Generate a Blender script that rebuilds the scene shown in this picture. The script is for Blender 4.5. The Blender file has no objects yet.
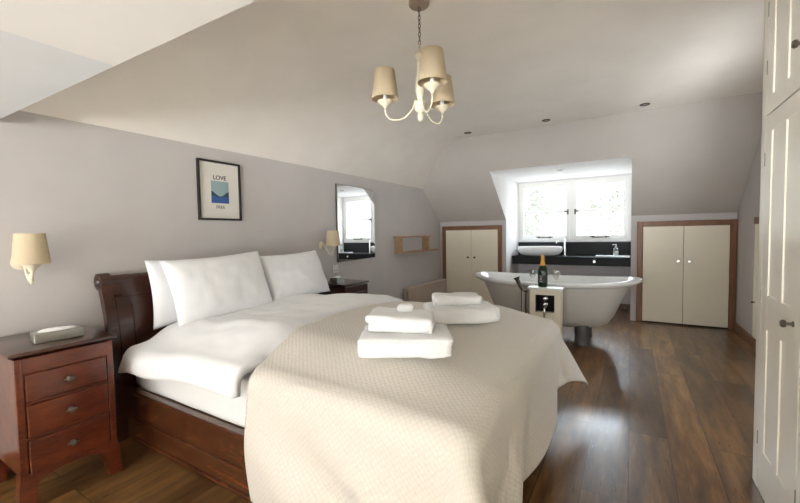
import bpy, bmesh, math, random
from mathutils import Vector, Matrix, noise
random.seed(7)
SC = bpy.context.scene
COL = SC.collection
PI = math.pi

# ------------------------------------------------------------------ materials
def new_mat(name):
    m = bpy.data.materials.new(name); m.use_nodes = True
    nt = m.node_tree
    for n in list(nt.nodes): nt.nodes.remove(n)
    out = nt.nodes.new('ShaderNodeOutputMaterial')
    b = nt.nodes.new('ShaderNodeBsdfPrincipled')
    nt.links.new(b.outputs[0], out.inputs[0])
    return m, nt, b, out

def coords(nt, scale=(1, 1, 1), rot=(0, 0, 0), kind='Object'):
    tc = nt.nodes.new('ShaderNodeTexCoord'); mp = nt.nodes.new('ShaderNodeMapping')
    mp.inputs['Scale'].default_value = scale; mp.inputs['Rotation'].default_value = rot
    nt.links.new(tc.outputs[kind], mp.inputs[0])
    return mp.outputs[0]

def tex(nt, vec, scale, detail=4, rough=.55):
    n = nt.nodes.new('ShaderNodeTexNoise')
    n.inputs['Scale'].default_value = scale; n.inputs['Detail'].default_value = detail
    n.inputs['Roughness'].default_value = rough
    nt.links.new(vec, n.inputs['Vector']); return n.outputs['Fac']

def ramp(nt, fac, stops):
    r = nt.nodes.new('ShaderNodeValToRGB'); e = r.color_ramp.elements
    while len(e) < len(stops): e.new(.5)
    for i, (p, c) in enumerate(stops):
        e[i].position = p; e[i].color = (c[0], c[1], c[2], 1)
    nt.links.new(fac, r.inputs[0]); return r.outputs[0]

def bump(nt, b, height, strength, dist=.01):
    n = nt.nodes.new('ShaderNodeBump'); n.inputs['Strength'].default_value = strength
    n.inputs['Distance'].default_value = dist
    nt.links.new(height, n.inputs['Height']); nt.links.new(n.outputs[0], b.inputs['Normal'])

def mix(nt, fac, a, c, mode='MIX'):
    n = nt.nodes.new('ShaderNodeMix'); n.data_type = 'RGBA'; n.blend_type = mode
    if isinstance(fac, (int, float)): n.inputs[0].default_value = fac
    else: nt.links.new(fac, n.inputs[0])
    for s, v in ((6, a), (7, c)):
        if isinstance(v, tuple): n.inputs[s].default_value = (v[0], v[1], v[2], 1)
        else: nt.links.new(v, n.inputs[s])
    return n.outputs[2]

def paint(name, col, rough=.6, bumps=.08, bscale=60, var=.03, spec=.5):
    m, nt, b, _ = new_mat(name)
    v = coords(nt)
    f = tex(nt, v, 3.0)
    c = ramp(nt, f, [(.3, tuple(x * (1 - var) for x in col)), (.7, tuple(min(1, x * (1 + var)) for x in col))])
    nt.links.new(c, b.inputs['Base Color'])
    b.inputs['Roughness'].default_value = rough
    b.inputs['Specular IOR Level'].default_value = spec
    if bumps: bump(nt, b, tex(nt, v, bscale), bumps, .004)
    return m

def metal(name, col, rough=.2):
    m, nt, b, _ = new_mat(name)
    b.inputs['Base Color'].default_value = (*col, 1); b.inputs['Metallic'].default_value = 1
    f = tex(nt, coords(nt), 30)
    mr = nt.nodes.new('ShaderNodeMapRange'); mr.inputs[3].default_value = rough * .8; mr.inputs[4].default_value = rough * 1.25
    nt.links.new(f, mr.inputs[0]); nt.links.new(mr.outputs[0], b.inputs['Roughness'])
    return m

def wood(name, dark, mid, light, stretch=(1, 12, 12), scale=3., rough=.3, coat=.3, bumpy=.03):
    m, nt, b, _ = new_mat(name)
    v = coords(nt, stretch)
    f = tex(nt, v, scale, 6, .6)
    g = tex(nt, coords(nt, tuple(s * 4 for s in stretch)), scale * 2, 3)
    c = ramp(nt, f, [(.28, dark), (.5, mid), (.72, light)])
    c = mix(nt, .25, c, ramp(nt, g, [(.35, dark), (.65, light)]))
    nt.links.new(c, b.inputs['Base Color'])
    b.inputs['Roughness'].default_value = rough
    b.inputs['Coat Weight'].default_value = coat; b.inputs['Coat Roughness'].default_value = .12
    bump(nt, b, f, bumpy, .004)
    return m

def cloth(name, col, weave=500, strength=.15, wrinkle=.3, wscale=6, sheen=.3):
    m, nt, b, _ = new_mat(name)
    v = coords(nt)
    b.inputs['Base Color'].default_value = (*col, 1); b.inputs['Roughness'].default_value = .9
    b.inputs['Sheen Weight'].default_value = sheen; b.inputs['Specular IOR Level'].default_value = .2
    a = nt.nodes.new('ShaderNodeMath'); a.operation = 'MULTIPLY_ADD'
    nt.links.new(tex(nt, v, wscale, 3), a.inputs[0]); a.inputs[1].default_value = wrinkle
    w = nt.nodes.new('ShaderNodeMath'); w.operation = 'MULTIPLY'; w.inputs[1].default_value = strength
    nt.links.new(tex(nt, v, weave, 2), w.inputs[0]); nt.links.new(w.outputs[0], a.inputs[2])
    bump(nt, b, a.outputs[0], .5, .02)
    return m

MT = {}
MT['lilac'] = paint('lilac_wall_paint', (.56, .53, .52), .7)
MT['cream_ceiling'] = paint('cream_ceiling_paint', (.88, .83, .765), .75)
MT['slope_far_shaded'] = paint('shaded_far_slope_paint', (.50, .465, .43), .75)  # ceiling cream darkened, the far slope's shade put into the colour
MT['flat_ceiling'] = paint('flat_ceiling_paint', (.74, .69, .625), .75)
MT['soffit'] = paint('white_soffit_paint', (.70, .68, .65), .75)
MT['soffit_shaded'] = paint('shaded_soffit_paint', (.60, .61, .62), .75)  # same soffit, its shaded part painted cooler and darker
MT['white_gloss'] = paint('white_gloss_paint', (.84, .83, .80), .3, .02)
MT['recess_lilac'] = paint('pale_lilac_paint', (.76, .74, .77), .7)
MT['recess'] = paint('white_recess_paint', (.86, .84, .83), .7)
MT['cupboard'] = paint('cream_cupboard_paint', (.88, .81, .655), .42, .03, var=.015)
MT['wardrobe'] = paint('ivory_wardrobe_paint', (.88, .84, .74), .28, .02, var=.012)
MT['line'] = paint('dark_gap', (.03, .025, .02), .8, 0)
MT['frame_wood'] = wood('cupboard_frame_wood', (.14, .055, .022), (.21, .085, .033), (.27, .12, .05), (10, 10, 1), 3, .45, .1)
MT['base_wood'] = wood('baseboard_wood', (.11, .05, .022), (.18, .085, .037), (.24, .12, .055), (1.5, 1.5, 10), 3, .4, .15)
MT['mahogany'] = wood('red_mahogany', (.034, .006, .0025), (.10, .018, .006), (.165, .038, .012), (5, 1, 5), 3.2, .28, .5)
MT['mahogany_top'] = wood('mahogany_top', (.022, .009, .006), (.05, .017, .010), (.08, .028, .016), (5, 1, 5), 3, .28, .5)
MT['mahogany_dark'] = wood('dark_mahogany', (.016, .006, .004), (.035, .011, .007), (.055, .018, .010), (5, 1, 5), 3, .28, .5)
MT['bedwood'] = wood('dark_bed_wood', (.022, .006, .003), (.066, .020, .007), (.13, .045, .015), (1.4, 8, 9), 2.5, .27, .35, .01)
MT['headboard'] = wood('headboard_wood', (.022, .005, .0025), (.034, .008, .0035), (.05, .013, .005), (14, 1, 14), 1.6, .27, .4, .006)
MT['pine'] = wood('pine', (.32, .18, .09), (.43, .27, .15), (.52, .36, .22), (9, 1, 9), 3, .5, 0)
MT['duvet'] = cloth('white_cotton', (.87, .88, .90), 420, .05, .35, 5)
MT['pillow'] = cloth('white_pillow_cotton', (.88, .89, .91), 420, .05, .3, 6)
MT['sheet'] = cloth('white_sheet', (.84, .84, .84), 420, .05, .15, 4)
MT['towel'] = cloth('white_terry', (.89, .895, .905), 260, .8, .2, 9, .8)
MT['shade'] = None
MT['chrome'] = metal('chrome', (.78, .78, .78), .1)
MT['steel'] = metal('brushed_steel', (.42, .42, .38), .3)
MT['dark_metal'] = metal('aged_metal', (.20, .18, .15), .3)
MT['bronze'] = metal('dark_bronze', (.10, .085, .07), .4)
MT['iron'] = paint('grey_iron', (.10, .098, .095), .5, .03)
MT['silver_box'] = metal('pewter', (.42, .43, .40), .32)
MT['rose'] = paint('taupe_rose', (.36, .28, .21), .4, 0)
MT['cream_enamel'] = paint('cream_enamel', (.74, .67, .52), .4, 0)
MT['bath_in'] = paint('bath_enamel', (.84, .85, .84), .08, 0)
MT['bath_out'] = paint('bath_paint', (.57, .545, .51), .45, .03)
MT['black_stone'] = paint('black_granite', (.012, .012, .013), .42, 0, var=.3, spec=.22)
MT['basin'] = paint('basin_ceramic', (.88, .89, .90), .08, 0)
MT['radiator'] = paint('taupe_radiator', (.56, .47, .40), .5, .02)
MT['socket'] = paint('socket_plastic', (.80, .79, .76), .35, 0)
MT['black_frame'] = paint('black_frame', (.012, .010, .009), .35, 0)
MT['mat_card'] = paint('mat_card', (.74, .71, .65), .8, 0)
MT['ink'] = paint('ink', (.03, .03, .035), .8, 0)
MT['ink_grey'] = paint('ink_grey', (.14, .14, .13), .8, 0)
MT['print_sky'] = paint('print_sky', (.30, .42, .42), .7, 0)
MT['print_sea'] = paint('print_sea', (.035, .10, .30), .7, 0, var=.2)
MT['print_hill'] = paint('print_hill', (.03, .07, .10), .7, 0)
MT['bottle'] = paint('bottle_green', (.012, .035, .012), .08, 0)
MT['foil'] = paint('orange_foil', (.72, .36, .06), .4, 0)
MT['label'] = paint('bottle_label', (.02, .025, .02), .5, 0)
MT['label_grey'] = paint('label_grey', (.45, .45, .43), .5, 0)
MT['tissue'] = cloth('tissue', (.88, .87, .84), 90, .1, .3, 20)
MT['bark'] = paint('bark', (.12, .09, .06), .9, .2)
MT['leaf'] = paint('leaf', (.20, .215, .175), .7, 0, var=.3)
MT['bounce_carpet'] = cloth('pale_bounce_carpet', (.78, .75, .70), 200, .6, .2, 9)
MT['lawn'] = paint('pale_gravel', (.42, .41, .38), .9, 0, var=.2)
MT['spot_lens'] = paint('spot_lens', (.30, .27, .22), .3, 0)

def shade_mat():
    m, nt, b, out = new_mat('linen_shade')
    v = coords(nt, (40, 40, 400))
    f = tex(nt, v, 3, 3)
    c = ramp(nt, f, [(.3, (.66, .55, .37)), (.7, (.76, .65, .47))])
    nt.links.new(c, b.inputs['Base Color']); b.inputs['Roughness'].default_value = .85
    tr = nt.nodes.new('ShaderNodeBsdfTranslucent'); nt.links.new(c, tr.inputs[0])
    mx = nt.nodes.new('ShaderNodeMixShader'); mx.inputs[0].default_value = .3
    nt.links.new(b.outputs[0], mx.inputs[1]); nt.links.new(tr.outputs[0], mx.inputs[2])
    nt.links.new(mx.outputs[0], out.inputs[0])
    bump(nt, b, f, .1, .003)
    return m
MT['shade'] = shade_mat()

def glass_mat(name, tint=(1, 1, 1), gloss=.08):
    m, nt, b, out = new_mat(name)
    nt.nodes.remove(b)
    t = nt.nodes.new('ShaderNodeBsdfTransparent'); t.inputs[0].default_value = (*tint, 1)
    g = nt.nodes.new('ShaderNodeBsdfGlossy'); g.inputs['Roughness'].default_value = .02
    lw = nt.nodes.new('ShaderNodeLayerWeight'); lw.inputs[0].default_value = .5
    pw_ = nt.nodes.new('ShaderNodeMath'); pw_.operation = 'POWER'; pw_.inputs[1].default_value = 3
    nt.links.new(lw.outputs['Facing'], pw_.inputs[0])
    fr = nt.nodes.new('ShaderNodeMapRange'); fr.inputs[3].default_value = gloss * .5; fr.inputs[4].default_value = .6
    nt.links.new(pw_.outputs[0], fr.inputs[0])
    mx = nt.nodes.new('ShaderNodeMixShader')
    nt.links.new(fr.outputs[0], mx.inputs[0])
    nt.links.new(t.outputs[0], mx.inputs[1]); nt.links.new(g.outputs[0], mx.inputs[2])
    nt.links.new(mx.outputs[0], out.inputs[0])
    return m
MT['pane'] = glass_mat('window_glass', (.97, .98, .97))
MT['clear'] = glass_mat('clear_glass', (.97, .98, .975), .3)

def mirror_mat():
    m, nt, b, _ = new_mat('mirror_silver')
    b.inputs['Base Color'].default_value = (.90, .91, .91, 1); b.inputs['Metallic'].default_value = 1
    b.inputs['Roughness'].default_value = .015
    return m
MT['mirror'] = mirror_mat()

def coverlet_mat():
    m, nt, b, _ = new_mat('waffle_coverlet')
    uv = nt.nodes.new('ShaderNodeUVMap'); uv.uv_map = 'cloth'
    mp = nt.nodes.new('ShaderNodeMapping'); mp.inputs['Rotation'].default_value = (0, 0, .785)
    mp.inputs['Scale'].default_value = (1, 1, 1)
    nt.links.new(uv.outputs[0], mp.inputs[0])
    vo = nt.nodes.new('ShaderNodeTexVoronoi'); vo.inputs['Scale'].default_value = 62
    vo.inputs['Randomness'].default_value = .25
    nt.links.new(mp.outputs[0], vo.inputs['Vector'])
    c = ramp(nt, vo.outputs['Distance'], [(.1, (.68, .64, .58)), (.75, (.60, .56, .50))])
    nt.links.new(c, b.inputs['Base Color']); b.inputs['Roughness'].default_value = .9
    b.inputs['Sheen Weight'].default_value = .25; b.inputs['Specular IOR Level'].default_value = .2
    inv = nt.nodes.new('ShaderNodeMath'); inv.operation = 'SUBTRACT'; inv.inputs[0].default_value = 1
    nt.links.new(vo.outputs['Distance'], inv.inputs[1])
    bump(nt, b, inv.outputs[0], .4, .005)
    return m
MT['coverlet'] = coverlet_mat()

def floor_mat():
    m, nt, b, _ = new_mat('oak_floorboards')
    v = coords(nt, (1, 1, 1), (0, 0, PI / 2))
    br = nt.nodes.new('ShaderNodeTexBrick')
    br.offset = .37; br.offset_frequency = 2; br.squash = 1
    br.inputs['Scale'].default_value = 1
    br.inputs['Brick Width'].default_value = 1.9; br.inputs['Row Height'].default_value = .19
    br.inputs['Mortar Size'].default_value = .0022; br.inputs['Mortar Smooth'].default_value = .2
    br.inputs['Bias'].default_value = 0
    br.inputs['Color1'].default_value = (0, 0, 0, 1); br.inputs['Color2'].default_value = (1, 1, 1, 1)
    br.inputs['Mortar'].default_value = (.5, .5, .5, 1)
    nt.links.new(v, br.inputs['Vector'])
    # each board shifts the grain
    sep = nt.nodes.new('ShaderNodeVectorMath'); sep.operation = 'MULTIPLY_ADD'
    nt.links.new(br.outputs['Color'], sep.inputs[0]); sep.inputs[1].default_value = (7, 3, 5)
    nt.links.new(coords(nt), sep.inputs[2])
    st = nt.nodes.new('ShaderNodeMapping'); st.inputs['Scale'].default_value = (9, 1.1, 1)
    nt.links.new(sep.outputs[0], st.inputs[0])
    grain = tex(nt, st.outputs[0], 1.6, 8, .62)
    fine = tex(nt, coords(nt, (70, 4, 1)), 2.2, 4, .6)
    big = tex(nt, coords(nt, (2.2, 1, 1)), 1.5, 3)
    c = ramp(nt, grain, [(.26, (.045, .020, .007)), (.45, (.13, .066, .025)), (.58, (.205, .11, .043)), (.78, (.34, .195, .082))])
    tone = ramp(nt, br.outputs['Color'], [(0, (.62, .58, .55)), (.5, (1, 1, 1)), (1, (1.42, 1.34, 1.18))])
    c = mix(nt, 1, c, tone, 'MULTIPLY')
    c = mix(nt, .35, c, ramp(nt, fine, [(.35, (.55, .5, .46)), (.65, (1.2, 1.2, 1.2))]), 'MULTIPLY')
    c = mix(nt, .8, c, ramp(nt, big, [(.35, (.7, .68, .66)), (.7, (1.15, 1.15, 1.12))]), 'MULTIPLY')
    # knots
    kv = nt.nodes.new('ShaderNodeTexVoronoi'); kv.inputs['Scale'].default_value = 1.5
    nt.links.new(coords(nt, (1.6, .8, 1)), kv.inputs['Vector'])
    kf = ramp(nt, kv.outputs['Distance'], [(.03, (.22, .17, .13)), (.13, (1, 1, 1))])
    c = mix(nt, .9, c, kf, 'MULTIPLY')
    c = mix(nt, br.outputs['Fac'], c, (.018, .011, .006))
    nt.links.new(c, b.inputs['Base Color'])
    mr = nt.nodes.new('ShaderNodeMapRange'); mr.inputs[3].default_value = .2; mr.inputs[4].default_value = .42
    nt.links.new(fine, mr.inputs[0]); nt.links.new(mr.outputs[0], b.inputs['Roughness'])
    b.inputs['Coat Weight'].default_value = .38; b.inputs['Coat Roughness'].default_value = .15
    s = nt.nodes.new('ShaderNodeMath'); s.operation = 'MULTIPLY_ADD'
    nt.links.new(grain, s.inputs[0]); s.inputs[1].default_value = .5
    iv = nt.nodes.new('ShaderNodeMath'); iv.operation = 'MULTIPLY'; iv.inputs[1].default_value = -1.2
    nt.links.new(br.outputs['Fac'], iv.inputs[0]); nt.links.new(iv.outputs[0], s.inputs[2])
    bump(nt, b, s.outputs[0], .45, .006)
    return m
MT['floor'] = floor_mat()

# ------------------------------------------------------------------ mesh helpers
def obj(name, bm, mat, parent=None, smooth=False, kind=None, angle=35):
    bmesh.ops.recalc_face_normals(bm, faces=bm.faces[:])
    me = bpy.data.meshes.new(name); bm.to_mesh(me); bm.free()
    me.materials.append(MT[mat] if isinstance(mat, str) else mat)
    o = bpy.data.objects.new(name, me); COL.objects.link(o)
    if smooth:
        for p in me.polygons: p.use_smooth = True
        if angle: me.set_sharp_from_angle(angle=math.radians(angle))
    if parent is not None: o.parent = parent
    if kind: o['kind'] = kind
    return o

def tag(o, label, cat, group=None):
    o['label'] = label; o['category'] = cat
    if group: o['group'] = group
    return o

def thing(name, label, cat, loc=(0, 0, 0), rz=0, group=None):
    o = bpy.data.objects.new(name, None); COL.objects.link(o)
    o.location = loc; o.rotation_euler = (0, 0, rz); o.empty_display_size = .1
    return tag(o, label, cat, group)

def copy_tree(o, parent=None):
    c = o.copy(); COL.objects.link(c)
    if parent is not None: c.parent = parent
    for ch in list(o.children): copy_tree(ch, c)
    return c

def B(): return bmesh.new()

def box(bm, x0, x1, y0, y1, z0, z1, bev=0, seg=2, M=None):
    r = bmesh.ops.create_cube(bm, size=1)
    vs = r['verts']
    for v in vs:
        v.co = Vector(((x0 + x1) / 2 + v.co.x * (x1 - x0), (y0 + y1) / 2 + v.co.y * (y1 - y0), (z0 + z1) / 2 + v.co.z * (z1 - z0)))
    if bev:
        es = list({e for v in vs for e in v.link_edges})
        r2 = bmesh.ops.bevel(bm, geom=es, offset=bev, segments=seg, profile=.5, affect='EDGES')
        vs = list({v for f in r2['faces'] for v in f.verts} | {v for v in vs if v.is_valid})
    if M is not None: bmesh.ops.transform(bm, matrix=M, verts=vs)
    return bm

def lathe(bm, prof, c=(0, 0, 0), seg=24, M=None, sx=1, sy=1):
    rings = []; new = []
    for r, z in prof:
        if r < 1e-5:
            v = bm.verts.new((c[0], c[1], c[2] + z)); rings.append([v]); new.append(v)
        else:
            rg = [bm.verts.new((c[0] + sx * r * math.cos(2 * PI * k / seg), c[1] + sy * r * math.sin(2 * PI * k / seg), c[2] + z)) for k in range(seg)]
            rings.append(rg); new += rg
    for a, b in zip(rings, rings[1:]):
        for k in range(seg):
            k2 = (k + 1) % seg
            if len(a) == 1 and len(b) == 1: continue
            if len(a) == 1: bm.faces.new((a[0], b[k], b[k2]))
            elif len(b) == 1: bm.faces.new((a[k], a[k2], b[0]))
            else: bm.faces.new((a[k], a[k2], b[k2], b[k]))
    if M is not None: bmesh.ops.transform(bm, matrix=M, verts=new)
    return bm

def tube(bm, pts, r, seg=10, caps=True):
    pts = [Vector(p) for p in pts]; n = len(pts); rings = []
    up = None
    for i, p in enumerate(pts):
        t = (pts[min(i + 1, n - 1)] - pts[max(i - 1, 0)]).normalized()
        if up is None:
            up = Vector((0, 0, 1)) if abs(t.z) < .9 else Vector((1, 0, 0))
        a = t.cross(up).normalized(); bb = a.cross(t).normalized(); up = bb
        rr = r[i] if isinstance(r, (list, tuple)) else r
        rings.append([bm.verts.new(p + a * rr * math.cos(2 * PI * k / seg) + bb * rr * math.sin(2 * PI * k / seg)) for k in range(seg)])
    for a, b in zip(rings, rings[1:]):
        for k in range(seg):
            k2 = (k + 1) % seg
            bm.faces.new((a[k], a[k2], b[k2], b[k]))
    if caps:
        bm.faces.new(rings[0]); bm.faces.new(rings[-1])
    return bm

def curve_pts(ctrl, n=24):
    """Catmull-Rom through control points"""
    P = [Vector(c) for c in ctrl]; P = [P[0] * 2 - P[1]] + P + [P[-1] * 2 - P[-2]]
    out = []; segs = len(P) - 3; per = max(2, n // segs)
    for i in range(segs):
        a, b, c, d = P[i:i + 4]
        for k in range(per):
            t = k / per
            out.append(.5 * ((2 * b) + (c - a) * t + (2 * a - 5 * b + 4 * c - d) * t * t + (3 * b - a - 3 * c + d) * t ** 3))
    out.append(P[-2]); return out

def prism(bm, poly, axis, lo, hi):
    """poly: 2-D points in the two other axes (cyclic order xyz), extruded along axis"""
    def mk(p, h):
        if axis == 'x': return (h, p[0], p[1])
        if axis == 'y': return (p[0], h, p[1])
        return (p[0], p[1], h)
    a = [bm.verts.new(mk(p, lo)) for p in poly]; b = [bm.verts.new(mk(p, hi)) for p in poly]
    n = len(poly)
    for k in range(n):
        k2 = (k + 1) % n
        bm.faces.new((a[k], a[k2], b[k2], b[k]))
    bm.faces.new(a); bm.faces.new(b); return bm

def face(bm, pts): bm.faces.new([bm.verts.new(p) for p in pts]); return bm

def rbox(bm, sx, sy, sz, r, M, cuts=10, amp=0, nsc=6, seed=0):
    """soft rounded slab, half sizes sx sy sz"""
    t = bmesh.new(); bmesh.ops.create_cube(t, size=2)
    bmesh.ops.subdivide_edges(t, edges=t.edges[:], cuts=cuts, use_grid_fill=True)
    inner = Vector((sx - r, sy - r, max(sz - r, 0)))
    rz = min(r, sz)
    for v in t.verts:
        p = Vector((v.co.x * sx, v.co.y * sy, v.co.z * sz))
        q = Vector((max(-inner.x, min(inner.x, p.x)), max(-inner.y, min(inner.y, p.y)), max(-inner.z, min(inner.z, p.z))))
        d = p - q
        if d.length > 1e-6:
            d.normalize(); p = q + Vector((d.x * r, d.y * r, d.z * rz))
        if amp:
            nv = noise.noise_vector(p * nsc + Vector((seed, seed * 2, seed * 3)))
            p += nv * amp
        v.co = M @ p
    me = bpy.data.meshes.new('t'); t.to_mesh(me); t.free(); bm.from_mesh(me); bpy.data.meshes.remove(me)
    return bm

def T(x, y, z, rz=0, rx=0, ry=0):
    return Matrix.Translation((x, y, z)) @ Matrix.Rotation(rz, 4, 'Z') @ Matrix.Rotation(ry, 4, 'Y') @ Matrix.Rotation(rx, 4, 'X')

# ------------------------------------------------------------------ room dimensions
XW, XE = -2.75, 1.06          # left and right wall
YF, YD = 5.85, 6.60           # far knee wall, dormer window wall
YN = -4.60                    # near wall
ZC = 2.40                     # flat ceiling
ZK = 1.38                     # knee height at the far wall
SL = .828                     # far slope
ZL = 1.88                     # left wall height
DX0, DX1, DZ = -1.64, 0.0, 2.02
Y0, Z0 = .662, 1.797          # far edge of the low soffit the camera stands under
def yF(z): return YF if z <= ZK else YF - (z - ZK) / SL

bm = B(); face(bm, [(XW - .1, YN - .1, 0), (XE + .1, YN - .1, 0), (XE + .1, YD + .1, 0), (XW - .1, YD + .1, 0)])
fl = obj('floor', bm, 'floor', kind='structure')

bm = B()
# left wall
face(bm, [(XW, YN, 0), (XW, YF, 0), (XW, YF, ZK), (XW, yF(ZL), ZL), (XW, .5, ZL), (XW, .5, ZC), (XW, YN, ZC)])
obj('wall_left', bm, 'lilac', kind='structure')
bm = B()
RW = (2.45, 3.55, .35, 1.30)   # unseen low window added beyond the wardrobe for light: y0, y1, z0, z1
face(bm, [(XE, YN, 0), (XE, RW[0], 0), (XE, RW[0], ZC), (XE, YN, ZC)])
face(bm, [(XE, RW[1], 0), (XE, YF, 0), (XE, YF, ZK), (XE, yF(ZC), ZC), (XE, RW[1], ZC)])
face(bm, [(XE, RW[0], 0), (XE, RW[1], 0), (XE, RW[1], RW[2]), (XE, RW[0], RW[2])])
face(bm, [(XE, RW[0], RW[3]), (XE, RW[1], RW[3]), (XE, RW[1], ZC), (XE, RW[0], ZC)])
obj('wall_right', bm, 'lilac', kind='structure')
# far wall: two knee walls either side of the dormer recess
bm = B()
face(bm, [(XW, YF, 0), (DX0, YF, 0), (DX0, YF, ZK), (XW, YF, ZK)])
face(bm, [(DX1, YF, 0), (XE, YF, 0), (XE, YF, ZK), (DX1, YF, ZK)])
obj('wall_far', bm, 'lilac', kind='structure')
# sloped part above the knee wall, with the dormer notch
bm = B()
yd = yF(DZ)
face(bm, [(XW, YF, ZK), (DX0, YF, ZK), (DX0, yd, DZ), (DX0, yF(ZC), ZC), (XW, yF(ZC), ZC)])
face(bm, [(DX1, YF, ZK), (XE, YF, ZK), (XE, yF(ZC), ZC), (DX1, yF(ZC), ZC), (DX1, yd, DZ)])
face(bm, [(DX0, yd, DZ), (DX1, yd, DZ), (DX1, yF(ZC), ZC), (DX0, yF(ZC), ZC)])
obj('ceiling_slope_far', bm, 'slope_far_shaded', kind='structure')
# dormer recess
bm = B()
for x in (DX0, DX1):
    face(bm, [(x, YF, 0), (x, YD, 0), (x, YD, DZ), (x, yd, DZ), (x, YF, ZK)])
obj('wall_dormer_sides', bm, 'recess', kind='structure')
bm = B(); face(bm, [(DX0, yd, DZ), (DX1, yd, DZ), (DX1, YD, DZ), (DX0, YD, DZ)])
obj('ceiling_dormer', bm, 'recess', kind='structure')
WZ0, WZ1 = 1.03, 2.0
bm = B()
box(bm, DX0, DX1, YD, YD + .16, 0, WZ0); box(bm, DX0, DX1, YD, YD + .16, WZ1, DZ + .06)
obj('wall_dormer_back', bm, 'recess_lilac', kind='structure')
# left slope and the soft cove into the flat ceiling, trimmed where it meets the far slope
prof = [(XW, ZL)]
xa, xb = XW, -2.083
for t in (.0, .25, .5): prof.append((xa + (xb - xa) * t, ZL + (ZC - ZL) * t))
P0 = Vector((xa + (xb - xa) * .55, ZL + (ZC - ZL) * .55)); P1 = Vector((xb, ZC)); P2 = Vector((xb + .32, ZC))
for k in range(1, 13):
    t = k / 12; p = P0 * (1 - t) ** 2 + P1 * 2 * t * (1 - t) + P2 * t * t; prof.append((p.x, p.y))
prof = prof[1:]
bm = B(); prev = None
for (x, z) in prof:
    row = [bm.verts.new((x, .58 + (yF(z) - .58) * k / 10, z)) for k in range(11)]
    if prev:
        for k in range(10): bm.faces.new((prev[k], prev[k + 1], row[k + 1], row[k]))
    prev = row
obj('ceiling_slope_left', bm, 'cream_ceiling', smooth=True, kind='structure', angle=None)
XCV = P2.x
bm = B(); face(bm, [(XCV, .58, ZC), (XE, .58, ZC), (XE, yF(ZC), ZC), (XCV, yF(ZC), ZC)])
obj('ceiling', bm, 'cream_ceiling', kind='structure')
# low soffit near the camera: one plane split along y, left part painted as shade, and its downstand
XS = -1.536; YS = -1.0
bm = B(); face(bm, [(XW, YN, ZC), (XE, YN, ZC), (XE, YS, ZC), (XW, YS, ZC)]); obj('ceiling_near', bm, 'cream_ceiling', kind='structure')
bm = B(); box(bm, XW + .02, .50, YN, -.1, 0, .012, .004); obj('floor_bounce_carpet', bm, 'bounce_carpet', kind='structure')  # pale floor patch added out of view to bounce light upwards
ye = lambda x: .615 + (x - XW) * .028
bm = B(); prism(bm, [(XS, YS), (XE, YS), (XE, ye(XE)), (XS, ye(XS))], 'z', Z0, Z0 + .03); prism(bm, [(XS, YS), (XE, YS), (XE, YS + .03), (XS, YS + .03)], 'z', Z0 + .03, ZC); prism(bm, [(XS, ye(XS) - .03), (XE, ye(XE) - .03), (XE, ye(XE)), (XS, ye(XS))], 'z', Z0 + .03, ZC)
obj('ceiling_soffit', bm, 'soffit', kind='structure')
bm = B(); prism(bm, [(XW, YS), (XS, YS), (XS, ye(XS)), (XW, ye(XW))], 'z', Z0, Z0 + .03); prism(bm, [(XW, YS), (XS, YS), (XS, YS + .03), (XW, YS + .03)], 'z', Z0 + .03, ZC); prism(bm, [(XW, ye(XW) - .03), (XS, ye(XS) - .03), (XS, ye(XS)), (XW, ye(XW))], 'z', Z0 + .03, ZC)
obj('ceiling_soffit_shaded', bm, 'soffit_shaded', kind='structure')
# near wall with an unseen window behind the camera, widened to light the room
NW = (-2.68, .99, .06, 2.32)
bm = B()
box(bm, XW, NW[0], YN - .15, YN, 0, ZC); box(bm, NW[1], XE, YN - .15, YN, 0, ZC)
box(bm, NW[0], NW[1], YN - .15, YN, 0, NW[2]); box(bm, NW[0], NW[1], YN - .15, YN, NW[3], ZC)
obj('wall_near', bm, 'lilac', kind='structure')
bm = B()
for a, b_ in ((NW[0], NW[0] + .06), (NW[1] - .06, NW[1]), (-1.225, -1.155)):
    box(bm, a, b_, YN - .11, YN - .04, NW[2], NW[3], .004)
box(bm, NW[0], NW[1], YN - .11, YN - .04, NW[2], NW[2] + .06, .004); box(bm, NW[0], NW[1], YN - .11, YN - .04, NW[3] - .06, NW[3], .004)
w2 = obj('window_2_unseen', bm, 'white_gloss', kind='structure')
bm = B(); box(bm, NW[0] + .05, NW[1] - .05, YN - .08, YN - .075, NW[2] + .05, NW[3] - .05)
obj('pane', bm, 'pane', w2)

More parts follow.
